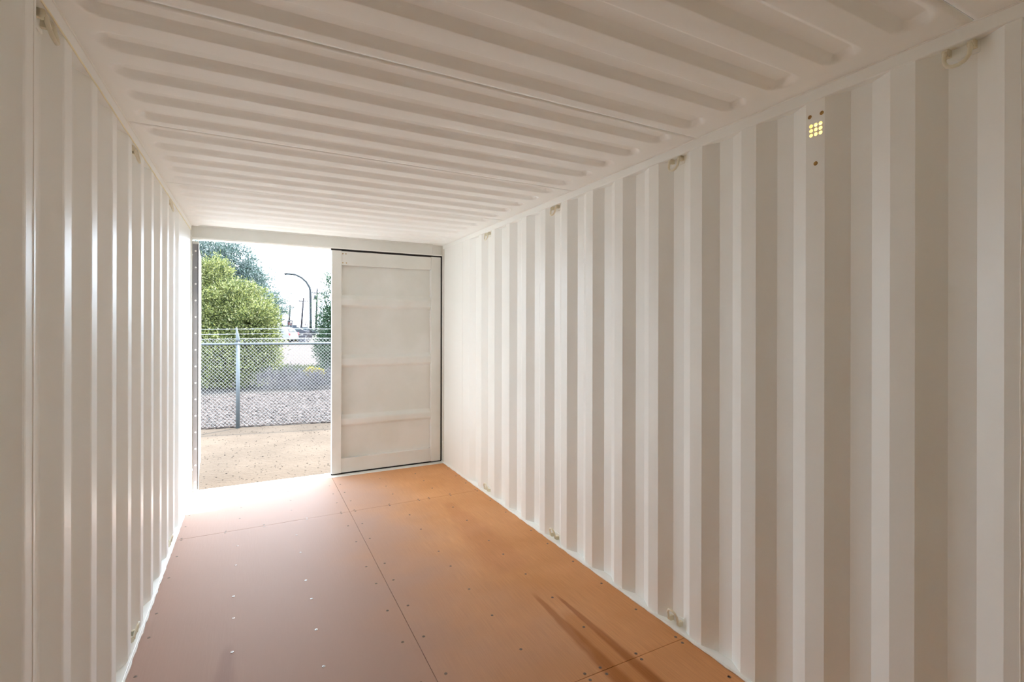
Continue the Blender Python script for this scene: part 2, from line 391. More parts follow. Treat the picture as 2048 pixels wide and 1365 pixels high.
def leaf(name, outer_edge_gap):
    """door leaf in local coordinates: x from 0 (meeting edge) to 1.143 (hinge edge), inner face at y = 0, outward +y"""
    root = empty(name); tag(root, kind='structure')
    W, Z0, Z1 = 1.143, 0.016, 2.262
    mb = MB(); mb.box(0, 0.093, 0.0, 0.05, Z0, Z1); mb.build('stile', LEAFP, root, bevel=0.003)
    mb = MB(); mb.box(W - 0.108, W, 0.0, 0.05, Z0, Z1); mb.build('stile', LEAFP, root, bevel=0.003)
    mb = MB(); mb.box(0.0931, W - 0.1081, 0.006, 0.05, 2.118, Z1 - 0.004); mb.build('rail', LEAFP, root, bevel=0.003)
    mb = MB(); mb.box(0.0931, W - 0.1081, 0.006, 0.05, Z0 + 0.002, 0.160); mb.build('rail', LEAFP, root, bevel=0.003)
    # pressed panel with three ribs standing toward the inside
    d = 0.047
    zp = [(0.160, d)]
    for zc0, zc1 in ((0.490, 0.592), (1.092, 1.206), (1.702, 1.812)):
        zp += [(zc0 - 0.012, d), (zc0 + 0.010, 0.010), (zc1 - 0.034, 0.006), (zc1 + 0.004, d)]
    zp += [(2.118, d)]
    q = [zp[0]]
    for a_, b_, c_ in zip(zp[:-2], zp[1:-1], zp[2:]):
        for (t0, t1) in ((a_, b_), (b_, c_)): pass
        def toward(p, r_, dist):
            L_ = math.hypot(r_[0] - p[0], r_[1] - p[1]); f_ = min(dist / L_, 0.45); return (p[0] + (r_[0] - p[0]) * f_, p[1] + (r_[1] - p[1]) * f_)
        p0, p2 = toward(b_, a_, 0.009), toward(b_, c_, 0.009)
        for t in (0, .33, .67, 1): q.append(tuple((1 - t) ** 2 * p0[k] + 2 * t * (1 - t) * b_[k] + t * t * p2[k] for k in (0, 1)))
    q.append(zp[-1])
    n_ = len(q); mb = MB()
    V = [(0.0931, o_, z_) for z_, o_ in q] + [(W - 0.1081, o_, z_) for z_, o_ in q] + [(0.0931, o_ + 0.002, z_) for z_, o_ in q] + [(W - 0.1081, o_ + 0.002, z_) for z_, o_ in q]
    mb.add(V, [(k, n_ + k, n_ + k + 1, k + 1) for k in range(n_ - 1)] + [(2 * n_ + k, 2 * n_ + k + 1, 3 * n_ + k + 1, 3 * n_ + k) for k in range(n_ - 1)])
    p = mb.build('panel', LEAFP, root, smooth=True)
    # rubber gasket all round
    g = MB()
    g.box(-0.004, W + 0.018, 0.012, 0.045, Z1, Z1 + 0.021); g.box(-0.004, W + 0.018, 0.012, 0.045, Z0 - 0.012, Z0)
    g.box(W, W + 0.018, 0.012, 0.045, Z0 - 0.012, Z1 + 0.021)
    g.build('gasket', RUBBER, root)
    return root
d1 = leaf('door_1', 0); d1.location = (0.695, DY + 0.004, 0)
# small marks on the closed leaf: bolts near the top corner
for (x, z) in ((0.105, 2.232), (0.135, 2.232), (0.105, 2.140), (0.14, 2.140)):
    MB().tube([(x, 0.008, z), (x, 0.001, z)], 0.0055, 8).build('bolt', RUST, d1)

# opened left leaf, swung outwards about its hinge; its grey riveted gasket edge faces inside
d2 = leaf('door_2', 0)
for ch in list(d2.children):
    if ch.name.startswith('gasket'): bpy.data.objects.remove(ch)
# local x = 1.143 is the hinge edge, nearest the camera; mirrored leaf, inner face towards +X
ang = math.radians(-86.3)
d2.scale = (1, -1, 1); d2.rotation_euler = (0, 0, ang)
d2.location = (-0.437 - 1.143 * math.cos(ang), DY + 0.045 - 1.143 * math.sin(ang), 0)
mb = MB(); mb.box(1.1432, 1.151, 0.006, 0.044, 0.03, 2.235); mb.build('gasket_strip', STRIP, d2, bevel=0.002)
mb = MB(); mb.box(1.1432, 1.156, 0.004, 0.008, 0.03, 2.235); mb.build('gasket_lip', RUBBER, d2)
for k in range(15):
    mb = MB(); z = 0.10 + k * 0.148
    mb.tube([(1.151, 0.024, z), (1.1535, 0.024, z), (1.1545, 0.024, z)], [0.0085, 0.0075, 0.003], 10); mb.build('rivet', RIVET, d2, smooth=True)
for z in (0.25, 0.85, 1.45, 2.05):
    mb = MB(); mb.box(1.05, 1.14, 0.05, 0.062, z - 0.05, z + 0.05); mb.tube([(1.144, 0.066, z - 0.05), (1.144, 0.066, z + 0.05)], 0.011, 10)
    mb.build('hinge', LEAFP, d2)

# ------------------------------------------------------------------ wall ventilator with nine holes
vent = empty('wall_vent', (XR, VY, VZ)); tag(vent, 'small square of nine yellow-glowing vent holes high on the right wall', 'vent')
mb = MB(); n = 16; sp = 2 * VS / 3; r0 = 0.0066
for iy in range(3):
    for iz in range(3):
        cy, cz = (iy - 1) * sp, (iz - 1) * sp
        sq = []; ci = []
        for k in range(n):
            a = 2 * PI * (k + 0.5) / n; ca, sa = math.cos(a), math.sin(a); m = sp / 2 / max(abs(ca), abs(sa))
            sq.append((0, cy + ca * m, cz + sa * m)); ci.append((0, cy + ca * r0, cz + sa * r0))
        mb.add(sq + ci, [(k, (k + 1) % n, n + (k + 1) % n, n + k) for k in range(n)])
        # corners of the cell
        for k in range(4):
            a = PI / 4 + k * PI / 2; i0 = [j for j in range(n) if True]
        for (sy_, sz_) in ((1, 1), (-1, 1), (-1, -1), (1, -1)):
            h2 = sp / 2; t = h2 * math.tan(PI / 4 - PI / n)
            mb.add([(0, cy + sy_ * h2, cz + sz_ * h2), (0, cy + sy_ * h2, cz + sz_ * t), (0, cy + sy_ * t, cz + sz_ * h2)], [(0, 1, 2)])
mb.build('perforated_plate', PAINT, vent, solid=0.002)
HOOD, nt, b = mat('vent_hood_plastic', (0.9, 0.55, 0.10), 0.5)
tr = nt.nodes.new('ShaderNodeBsdfTranslucent'); tr.inputs[0].default_value = (0.95, 0.52, 0.09, 1)
ms = nt.nodes.new('ShaderNodeMixShader'); ms.inputs[0].default_value = 0.7
nt.links.new(b.outputs[0], ms.inputs[1]); nt.links.new(tr.outputs[0], ms.inputs[2]); nt.links.new(ms.outputs[0], nt.nodes['Material Output'].inputs[0])
mb = MB(); s5 = 0.05
s5 = 0.031
V = [(0.004, -s5, -s5), (0.004, s5, -s5), (0.004, s5, s5), (0.004, -s5, s5), (0.035, -s5 * .8, -s5 * .8), (0.035, s5 * .8, -s5 * .8), (0.035, s5 * .8, s5 * .8), (0.035, -s5 * .8, s5 * .8)]
mb.add(V, [(4, 5, 6, 7), (0, 1, 5, 4), (1, 2, 6, 5), (2, 3, 7, 6), (3, 0, 4, 7)]); mb.build('vent_hood', HOOD, vent)
for (dy_, dz_, r_) in ((0.022, 0.0535, 0.0085), (-0.022, 0.0535, 0.0085), (0.0, -0.127, 0.009)):
    mb = MB(); mb.tube([(0, dy_, dz_), (-0.002, dy_, dz_), (-0.004, dy_, dz_)], [r_, r_ * .8, r_ * .3], 10)
    tag(mb.build('rivet', RUST, vent, smooth=True), 'rusty brown rivet')

# ------------------------------------------------------------------ lashing rings
def ring_proto():
    root = empty('lashing_ring')
    # local: x = into the room, y along the wall, z up
    mb = MB()
    pts = [(0.010, -0.030, 0.004), (0.012, -0.031, -0.012), (0.016, -0.029, -0.030), (0.020, -0.020, -0.045), (0.022, -0.006, -0.051), (0.022, 0.008, -0.051),
           (0.020, 0.021, -0.045), (0.016, 0.030, -0.030), (0.012, 0.031, -0.012), (0.010, 0.030, 0.004)]
    mb.tube(pts, 0.0058, 8); mb.build('ring', PLATED, root, smooth=True)
    for y in (-0.030, 0.030):
        mb = MB(); mb.tube([(0.0, y - 0.007, 0.004), (0.0, y + 0.007, 0.004)], 0.013, 10); mb.box(-0.022, 0.0, y - 0.007, y + 0.007, -0.006, 0.018)
        mb.build('lug', PLATED, root, auto=True)
    mb = MB(); mb.box(-0.024, -0.018, -0.045, 0.045, -0.020, 0.022); mb.build('backing_plate', PAINT, root, bevel=0.003)
    return root
rp = ring_proto()
order = ['nearest to the camera', 'second from the camera', 'third from the camera', 'farthest, nearest the doors']
jobs = []
for k, y in enumerate((0.688, 1.804, 2.920, 4.036)): jobs.append((XR, 1, y, 2.330, 0, 'painted lashing ring hanging under the top rail of the right wall, ' + order[k]))
ordb = ['nearest to the camera', 'middle one', 'farthest, close to the closed door']
for k, y in enumerate((1.804, 2.920, 4.036)): jobs.append((XR, 1, y, 0.034, 1, 'painted lashing ring at floor level on the right wall, ' + ordb[k]))
for k, y in enumerate((1.7765, 2.8925, 4.0085)): jobs.append((XL, -1, y, 2.330, 0, 'painted lashing ring under the top rail of the left wall, ' + ordb[k].replace('close to the closed door', 'near the open doorway')))
for k, y in enumerate((2.8925, 4.0085)): jobs.append((XL, -1, y, 0.034, 1, 'painted lashing ring at the floor along the left wall, ' + ('nearer to the camera' if k == 0 else 'farther, near the sunlit patch')))
for i, (X, s, y, z, low, lab) in enumerate(jobs):
    o = rp if i == 0 else copy_tree(rp)
    o.location = (X + s * 0.012, y, z)
    o.rotation_euler = (PI if low else 0, 0, PI if s > 0 else 0)
    if low: o.rotation_euler = (PI, 0, PI if s > 0 else 0)
    tag(o, lab, 'lashing ring', ('floor-level' if low else 'rail') + ' lashing rings along the container walls')

# ================================================================== OUTSIDE
GZ = -0.17; ALB = 0.41
# ---- ground, gravel, road
DIRT, nt, b = mat('sandy_dirt', (0.3, 0.22, 0.15), 0.95, spec=0.1)
tc, mp, no, r = noise_mix(nt, b, (0.150, 0.115, 0.086), (0.190, 0.146, 0.110), 1.6, 8, 0.35, 0.65)
bump(nt, b, 25, 0.9, 0.02, 8)
GRAVB, nt, b = mat('gravel_base', (0.3, 0.26, 0.24), 0.95, spec=0.1)
noise_mix(nt, b, (0.075, 0.064, 0.058), (0.11, 0.10, 0.092), 14, 8)
bump(nt, b, 30, 1.0, 0.03, 8)
ROADM, nt, b = mat('pale_concrete', (0.33, 0.28, 0.26), 0.9, spec=0.2)
noise_mix(nt, b, (0.088, 0.062, 0.050), (0.096, 0.070, 0.058), 0.7, 5)
FARG, nt, b = mat('far_ground', (0.3, 0.27, 0.2), 0.95, spec=0.1)
noise_mix(nt, b, (0.10, 0.095, 0.07), (0.13, 0.12, 0.10), 0.15, 5)

def fence_y(x): return 9.135 - 0.179 * x       # the fence line on the ground
def slab(name, pts, z0, z1, m, kind='structure'):
    n = len(pts); mb = MB()
    mb.add([(x, y, z1) for x, y in pts] + [(x, y, z0) for x, y in pts],
           [tuple(range(n))] + [(i, (i + 1) % n, n + (i + 1) % n, n + i) for i in range(n)] + [tuple(range(n, 2 * n))[::-1]])
    return tag(mb.build(name, m), kind=kind)
slab('ground', [(-60, -30), (70, -30), (70, fence_y(70) + 12), (-60, fence_y(-60))], GZ - 0.3, GZ, DIRT)
slab('gravel_bed', [(-40, fence_y(-40) + 0.04), (40, fence_y(40) + 0.04), (40, 30), (-40, 30)], GZ - 0.25, GZ + 0.006, GRAVB)
slab('far_ground', [(-900, 24), (900, 24), (900, 1500), (-900, 1500)], GZ - 0.5, GZ - 0.02, FARG)
slab('road', [(-60, 21.5), (80, 18.5), (80, 60), (-60, 64)], GZ - 0.2, GZ + 0.03, ROADM)
slab('kerb', [(-60, 21.2), (80, 18.2), (80, 18.5), (-60, 21.5)], GZ - 0.2, GZ + 0.10, ROADM)

# ---- gravel stones
def stones(name, n, xr, yr_fn, size, m, zc):
    t = (1 + 5 ** .5) / 2
    iv = np.array([(-1, t, 0), (1, t, 0), (-1, -t, 0), (1, -t, 0), (0, -1, t), (0, 1, t), (0, -1, -t), (0, 1, -t), (t, 0, -1), (t, 0, 1), (-t, 0, -1), (-t, 0, 1)]) / math.hypot(1, t)
    fi = np.array([(0, 11, 5), (0, 5, 1), (0, 1, 7), (0, 7, 10), (0, 10, 11), (1, 5, 9), (5, 11, 4), (11, 10, 2), (10, 7, 6), (7, 1, 8), (3, 9, 4), (3, 4, 2), (3, 2, 6), (3, 6, 8), (3, 8, 9), (4, 9, 5), (2, 4, 11), (6, 2, 10), (8, 6, 7), (9, 8, 1)])
    x = rng.uniform(xr[0], xr[1], n); lo, hi = yr_fn(x); y = lo + (hi - lo) * rng.random(n)
    s = rng.uniform(size[0], size[1], (n, 1)) * rng.uniform(0.7, 1.3, (n, 3)) * np.array([1, 1, 0.65])
    a = rng.uniform(0, 2 * PI, n); V = iv[None] * rng.uniform(0.8, 1.2, (n, 12, 1)) * s[:, None, :]
    Vx = V[..., 0] * np.cos(a)[:, None] - V[..., 1] * np.sin(a)[:, None]; Vy = V[..., 0] * np.sin(a)[:, None] + V[..., 1] * np.cos(a)[:, None]
    V = np.stack([Vx + x[:, None], Vy + y[:, None], V[..., 2] + zc + s[:, None, 2] * 0.3], -1).reshape(-1, 3)
    F = (fi[None] + 12 * np.arange(n)[:, None, None]).reshape(-1, 3)
    return fast_mesh(name, V, F, m)
def fast_mesh(name, V, F, m, parent=None):
    me = bpy.data.meshes.new(name); k = F.shape[1]
    me.vertices.add(len(V)); me.vertices.foreach_set('co', V.astype(np.float32).ravel())
    me.loops.add(F.size); me.loops.foreach_set('vertex_index', F.astype(np.int32).ravel())
    me.polygons.add(len(F)); me.polygons.foreach_set('loop_start', np.arange(0, F.size, k, dtype=np.int32))
    me.update(calc_edges=True); me.validate(); me.materials.append(m)
    o = bpy.data.objects.new(name, me); COL.objects.link(o)
    if parent: o.parent = parent
    return o
def island_mat(name, stops, rough=0.9, trans=0.0, spec=0.2):
    m, nt, b = mat(name, (0.5, 0.5, 0.5), rough, spec=spec); N = nt.nodes; L = nt.links
    g = N.new('ShaderNodeNewGeometry'); r = N.new('ShaderNodeValToRGB'); r.color_ramp.interpolation = 'LINEAR'
    e = r.color_ramp.elements
    while len(e) < len(stops): e.new(0.5)
    for i, (p, c) in enumerate(stops): e[i].position = p; e[i].color = (*(v * ALB for v in c), 1)
    L.new(g.outputs['Random Per Island'], r.inputs[0]); L.new(r.outputs[0], b.inputs['Base Color'])
    if trans:
        t = N.new('ShaderNodeBsdfTranslucent'); L.new(r.outputs[0], t.inputs[0]); ms = N.new('ShaderNodeMixShader'); ms.inputs[0].default_value = trans
        L.new(b.outputs[0], ms.inputs[1]); L.new(t.outputs[0], ms.inputs[2]); L.new(ms.outputs[0], N['Material Output'].inputs[0])
    return m
STONE = island_mat('gravel_stone', [(0, (0.045, 0.033, 0.03)), (0.35, (0.11, 0.082, 0.072)), (0.7, (0.15, 0.118, 0.106)), (1, (0.21, 0.18, 0.17))])
CLOD = island_mat('dirt_pebble', [(0, (0.04, 0.03, 0.022)), (0.5, (0.09, 0.07, 0.052)), (1, (0.16, 0.13, 0.10))])
tag(stones('gravel', 15000, (-2.6, 3.6), lambda x: (fence_y(x) + 0.05, 13.4 + 0 * x), (0.016, 0.034), STONE, GZ + 0.006), 'pinkish grey gravel covering the ground behind the fence', 'gravel', kind='stuff')
tag(stones('pebble', 2600, (-1.6, 2.6), lambda x: (5.3 + 0 * x, fence_y(x)), (0.004, 0.011), CLOD, GZ - 0.003), 'small pebbles scattered over the tan dirt in front of the fence', 'pebbles', kind='stuff')

# ---- chain-link fence
GALV = mat('galvanised_steel', (0.19, 0.22, 0.235), 0.45, 0.2)[0]
WIRE = mat('fence_wire', (0.62, 0.62, 0.62), 0.45, 0.1)[0]
fence = empty('chain_link_fence', (-0.223, fence_y(-0.223), GZ))
fence.rotation_euler = (0, 0, math.atan(-0.179))
tag(fence, 'galvanised chain-link fence with barbed wire strands across the view outside', 'fence')
RZ = 1.204 - GZ          # rail height
for px_ in (-3.05, 0.0, 3.05):
    mb = MB(); mb.tube([(px_, 0, -0.2), (px_, 0, RZ + 0.06)], 0.030, 12); mb.build('post', GALV, fence, smooth=True)
    mb = MB(); mb.tube([(px_, 0, RZ + 0.04), (px_, 0, RZ + 0.075), (px_ - 0.012, -0.05, RZ + 0.27)], [0.036, 0.030, 0.010], 8); mb.build('barb_arm', GALV, fence, smooth=True)
mb = MB(); mb.tube([(-5.5, -0.012, RZ), (5.5, -0.012, RZ)], 0.021, 10); mb.build('top_rail', GALV, fence, smooth=True)
for z, yo in ((1.290 - GZ, -0.012), (1.366 - GZ, -0.03), (1.448 - GZ, -0.045)):
    mb = MB(); xs = np.linspace(-5.5, 5.5, 60)
    mb.tube([(x, yo, z + 0.006 * math.sin(x * 2.0)) for x in xs], 0.0036, 5)
    for x in np.arange(-5.4, 5.4, 0.125):
        for a in (0.8, -0.8): mb.tube([(x - 0.012, yo, z - 0.015 * a), (x + 0.012, yo, z + 0.015 * a)], 0.0022, 3)
    mb.build('barbed_wire', WIRE, fence)
# woven mesh: two mirrored sets of zigzag wires
cell = 0.057; zt = 1.290 - GZ; nrow = int(zt / (cell / 1)); V = []; F = []
def thin(p, q, r):
    global V, F
    p = Vector(p); q = Vector(q); t = (q - p).normalized(); u = t.cross(Vector((0, 1, 0))).normalized() * r; v = Vector((0, r, 0)); b0 = len(V)
    for c_ in (p, q):
        V += [tuple(c_ + u), tuple(c_ + v), tuple(c_ - u), tuple(c_ - v)]
    for k in range(4): F.append((b0 + k, b0 + (k + 1) % 4, b0 + 4 + (k + 1) % 4, b0 + 4 + k))
ncol = int(4.6 / cell)
for i in range(-ncol // 2 - 8, ncol // 2 + 8):
    x0 = i * cell + 0.35; z = 0.03; k = 0
    while z < zt - 0.001:
        zz = min(z + cell / 2 * 1.0, zt); s_ = 1 if k % 2 == 0 else -1
        xa = x0 + (0 if k % 2 == 0 else cell / 2); xb = x0 + (cell / 2 if k % 2 == 0 else 0)
        thin((xa, 0.034, z), (xb, 0.034, zz), 0.0019)
        thin((2 * x0 - xa + 0.0, 0.038, z), (2 * x0 - xb, 0.038, zz), 0.0019)
        z = zz; k += 1
o = fast_mesh('wire_mesh', np.array(V), np.array(F), WIRE, fence); o['kind'] = 'stuff'

# ---- plants
def leaves(sprays, per, spread, lsize, aspect=0.32, droop=0.15):
    """sprays: (n,3) origins and (n,3) directions -> quads along each twig"""
    O, D, Ls = sprays; n = len(O)
    t = rng.random((n, per)) ** 0.8
    P = O[:, None] + D[:, None] * (t * Ls[:, None])[..., None]
    P[..., 2] -= droop * (t ** 2) * Ls[:, None]
    P += rng.normal(0, 1, P.shape) * spread
    P = P.reshape(-1, 3); m = len(P)
    d = np.repeat(D, per, 0) + rng.normal(0, 0.55, (m, 3)); d /= np.linalg.norm(d, axis=1, keepdims=True)
    s = np.cross(d, rng.normal(0, 1, (m, 3))); s /= np.linalg.norm(s, axis=1, keepdims=True)
    L_ = rng.uniform(*lsize, (m, 1)); W_ = L_ * aspect
    V = np.stack([P, P + d * L_ * 0.5 + s * W_ * 0.5, P + d * L_, P + d * L_ * 0.5 - s * W_ * 0.5], 1).reshape(-1, 3)
    return V, (np.arange(m)[:, None] * 4 + np.arange(4)[None])
def lobe_sprays(lobes, n, length, out=0.8, up=0.35):
    """lobes: (centre, radii) ellipsoids; sprays start in their outer shell and point outwards and up"""
    vol = np.array([r_[0] * r_[1] + r_[1] * r_[2] + r_[0] * r_[2] for _, r_ in lobes]); pk = rng.choice(len(lobes), n, p=vol / vol.sum())
    C = np.array([tuple(c_) for c_, _ in lobes])[pk]; R_ = np.array([r_ for _, r_ in lobes])[pk]
    u = rng.normal(0, 1, (n, 3)); u /= np.linalg.norm(u, axis=1, keepdims=True)
    O = C + u * R_ * (rng.random((n, 1)) ** 0.33 * 0.92)
    D = u * out + np.array([0, 0, up]) + rng.normal(0, 0.35, (n, 3)); D /= np.linalg.norm(D, axis=1, keepdims=True)
    return O, D, length * rng.uniform(0.5, 1.2, n)
BARK, nt, b = mat('grey_brown_bark', (0.12, 0.09, 0.07), 0.9); noise_mix(nt, b, (0.07, 0.055, 0.04), (0.16, 0.13, 0.10), 8, 5)
def plant(name, base, lobes, n, per, spread, lsize, length, m, trunk_r=0.07, aspect=0.32, out=0.8, up=0.35, foliage='foliage', stem='trunk', droop=0.15, zmin=None):
    root = empty(name, base)
    sp_ = lobe_sprays(lobes, n, length, out, up)
    if zmin is not None:
        k = sp_[0][:, 2] > zmin; sp_ = (sp_[0][k], sp_[1][k], sp_[2][k])
    V, F = leaves(sp_, per, spread, lsize, aspect, droop)
    V[:, 2] = np.maximum(V[:, 2], GZ + 0.01)
    o = fast_mesh(foliage, V - np.array(tuple(base)), F, m, root); o['kind'] = 'stuff'
    tb = MB(); B = Vector(base)
    for i, (c_, r_) in enumerate(lobes):
        c_ = Vector(c_) - B; mid = Vector((c_.x * 0.35, c_.y * 0.35, c_.z * 0.45)) + Vector((random.uniform(-.1, .1), random.uniform(-.1, .1), 0))
        tb.tube([(random.uniform(-.05, .05), random.uniform(-.05, .05), -0.05), mid, c_ * 0.8 + mid * 0.2, c_ + Vector((0, 0, r_[2] * 0.6))], [trunk_r, trunk_r * .6, trunk_r * .35, trunk_r * .1], 7)
    tb.build(stem, BARK, root, smooth=True)
    return root
def px_lobes(lst, d, thick=0.8):
    out = []
    for x, y, rx, ry, dd in lst:
        D_ = d + dd; k = D_ / FPX; out.append((at(x, y, D_), (rx * k, rx * k * thick, ry * k)))
    return out
YG = island_mat('yellow_green_leaf', [(0, (0.03, 0.07, 0.025)), (0.3, (0.22, 0.27, 0.09)), (0.7, (0.48, 0.52, 0.15)), (1, (0.75, 0.76, 0.42))], 0.6, 0.35)
BG = island_mat('blue_green_leaf', [(0, (0.04, 0.10, 0.085)), (0.5, (0.22, 0.32, 0.27)), (1, (0.5, 0.58, 0.58))], 0.6, 0.3)
DG = island_mat('deep_green_leaf', [(0, (0.015, 0.06, 0.03)), (0.5, (0.10, 0.20, 0.09)), (1, (0.32, 0.42, 0.28))], 0.6, 0.3)
GP = island_mat('grey_purple_twig', [(0, (0.06, 0.052, 0.062)), (0.5, (0.17, 0.155, 0.17)), (1, (0.36, 0.34, 0.36))], 0.9, 0.1)
YF = island_mat('yellow_petal', [(0, (0.4, 0.32, 0.005)), (0.6, (0.6, 0.5, 0.01)), (1, (0.7, 0.62, 0.08))], 0.7, 0.3)
GC = island_mat('ground_cover_leaf', [(0, (0.05, 0.08, 0.015)), (0.6, (0.11, 0.15, 0.03)), (1, (0.18, 0.2, 0.07))], 0.7, 0.3)

lob = px_lobes([(430, 640, 66, 62, 0), (480, 620, 56, 50, .2), (425, 556, 28, 36, .3), (505, 655, 40, 46, -.2), (360, 660, 80, 90, .4), (450, 715, 86, 52, -.3),
                (510, 720, 38, 48, -.2), (536, 640, 18, 22, 0), (395, 580, 40, 40, .3), (528, 700, 24, 40, -.2)], 13.6)
b0 = at(450, 790, 13.6); b0.z = GZ
tag(plant('leafy_tree', b0, lob, 7500, 18, 0.045, (0.05, 0.10), 0.34, YG, 0.09), 'large yellow-green leafy tree behind the fence on the left', 'tree')
lob = px_lobes([(412, 520, 30, 32, 0), (462, 530, 34, 38, 0), (440, 590, 60, 40, 0), (500, 580, 28, 40, 0), (520, 622, 26, 30, 0), (375, 560, 60, 60, .3), (545, 612, 14, 16, -.4), (556, 626, 12, 10, -.4)], 18.5)
b0 = at(440, 770, 18.5); b0.z = GZ
tag(plant('feathery_tree', b0, lob, 5200, 18, 0.05, (0.06, 0.12), 0.6, BG, 0.08, 0.3, 0.9, 0.4), 'taller blue-green feathery tree rising behind the yellow-green tree', 'tree')
lob = px_lobes([(672, 566, 14, 20, 0), (680, 640, 28, 36, 0), (672, 690, 34, 34, 0), (652, 645, 12, 26, 0), (648, 600, 10, 14, 0), (720, 640, 45, 60, .4), (690, 730, 40, 30, 0)], 15.0)
b0 = at(690, 770, 15.0); b0.z = GZ
tag(plant('dark_green_tree', b0, lob, 3600, 16, 0.05, (0.05, 0.09), 0.26, DG, 0.08, 0.3, 0.9, 0.1, droop=0.5), 'dark green tree half hidden behind the closed door leaf', 'tree')
grp = 'dry grey shrubs behind the fence'
labs = ['dry grey-purple shrub at the right foot of the yellow-green tree', 'dry grey-purple shrub between the tree foot and the yellow flowers', 'dry grey-purple shrub directly below the yellow flowers', 'dry grey-purple shrub beside the closed door leaf']
for i, (x, rx, ry) in enumerate(((545, 28, 20), (583, 26, 24), (620, 26, 18), (655, 26, 20))):
    b0 = at(x, 790, 12.9 + (i % 2) * .25); b0.z = GZ
    tag(plant('dry_shrub', b0, [(b0 + Vector((0, 0, 0.22)), (rx * .0131, .30, ry * .0125))], 420, 10, 0.02, (0.03, 0.07), 0.24, GP, 0.015, 0.14, 0.7, 0.7, stem='stem'), labs[i], 'shrub', grp)
b0 = at(634, 765, 13.9); b0.z = GZ
fl = plant('flowering_plant', b0, [(at(630, 752, 13.9), (.28, .25, .12))], 160, 8, 0.03, (0.03, 0.06), 0.14, GC, 0.012, 0.3, stem='stem')
V, F = leaves(lobe_sprays([(at(631, 749, 13.3), (.20, .16, .09)), (at(631, 749, 13.3), (.08, .08, .05)), (at(622, 744, 13.3), (.10, .12, .04))], 380, 0.06, 0.6, 0.8), 16, 0.02, (0.03, 0.055), 0.8)
fast_mesh('flowers', V - np.array(tuple(b0)), F, YF, fl)['kind'] = 'stuff'
tag(fl, 'plant with bright yellow flowers above the grey shrubs', 'flowering plant')
O_ = []
for q in range(900):
    p_ = at(random.uniform(545, 665), 760, random.uniform(16.0, 18.6)); O_.append((p_.x, p_.y, GZ + 0.03))
O_ = np.array(O_); D_ = rng.normal(0, .35, O_.shape) + np.array([0, 0, 1]); D_ /= np.linalg.norm(D_, axis=1, keepdims=True)
V, F = leaves((O_, D_, rng.uniform(.1, .22, len(O_))), 8, 0.03, (0.05, 0.10), 0.3)
tag(fast_mesh('ground_cover', V, F, GC), 'strip of bright green ground cover beside the pale road', 'plants', kind='stuff')

# ---- street lamp
LAMP = mat('lamp_steel', (0.02, 0.03, 0.035), 0.5, 0.4)[0]
dl = 70.0; base = at(621, 677, dl); base.z = GZ
sl_ = empty('street_lamp', base); tag(sl_, 'tall street lamp with an arm curving left over the road', 'street lamp')
rel = lambda x, y: at(x, y, dl) - base
MB().tube([(0, 0, 0), rel(621.5, 640), rel(621, 600), rel(620.5, 583), rel(619, 576), rel(612.5, 565), rel(603, 556.5), rel(591, 550.6), rel(581, 549.4), rel(572, 549)],
          [0.20, 0.18, 0.17, 0.165, 0.16, 0.16, 0.15, 0.14, 0.13, 0.13], 10).build('pole', LAMP, sl_, smooth=True)
p1, p2 = rel(573, 549), rel(568.5, 549)
MB().tube([p1, p1 * .7 + p2 * .3, p2], [0.14, 0.18, 0.10], 8).build('lamp_head', LAMP, sl_, smooth=True)

# ---- utility poles
WOOD, nt, b = mat('weathered_pole_wood', (0.14, 0.11, 0.12), 0.9); noise_mix(nt, b, (0.035, 0.028, 0.034), (0.06, 0.05, 0.057), 3, 4)
def upole(x_base, x_top, y_top, d, arm, label, box=False, arm_tilt=0.0, low=False):
    base = at(x_base, 670, d); base.z = GZ; top = at(x_top, y_top, d)
    r_ = empty('utility_pole', base); tag(r_, label, 'utility pole', 'wooden utility poles along the road')
    T = top - base; MB().tube([(0, 0, 0), T * .5, T], [0.0021 * d, 0.0019 * d, 0.0016 * d], 8).build('pole', WOOD, r_, smooth=True)
    c_ = T * (1 - 1.0 / T.length); a_ = RIGHT * arm; dz = Vector((0, 0, arm_tilt))
    M = MB(); M.tube([c_ - a_ - dz, c_ + a_ + dz], 0.0012 * d, 4); M.build('crossarm', WOOD, r_)
    for k in (-0.92, -0.5, 0.5, 0.92):
        p_ = c_ + a_ * k + dz * k; MB().tube([p_, p_ + Vector((0, 0, 0.22)), p_ + Vector((0, 0, 0.36))], [0.06, 0.10, 0.05], 6).build('insulator', LAMP, r_)
    if box:
        p_ = T * 0.80 - RIGHT * 0.35; MB().tube([p_ - Vector((0, 0, .45)), p_ + Vector((0, 0, .4)), p_ + Vector((0, 0, .5))], [.3, .3, .2], 12).build('transformer', LAMP, r_, smooth=True)
upole(631.5, 634.5, 578, 105, 1.15, 'nearest utility pole with crossarm and transformer, right of the street lamp', True, -0.06)
upole(602, 607, 597, 150, 1.35, 'utility pole with a plain crossarm, just left of the street lamp', False, -0.05)
upole(577.5, 580.5, 611, 215, 1.75, 'utility pole with a crossarm, standing beside the red sign', False, -0.03)
upole(561.5, 562.5, 625, 300, 2.0, 'distant short utility pole between the tree edge and the red sign')
upole(551.5, 553, 631, 330, 2.2, 'distant short utility pole against the right edge of the green tree')

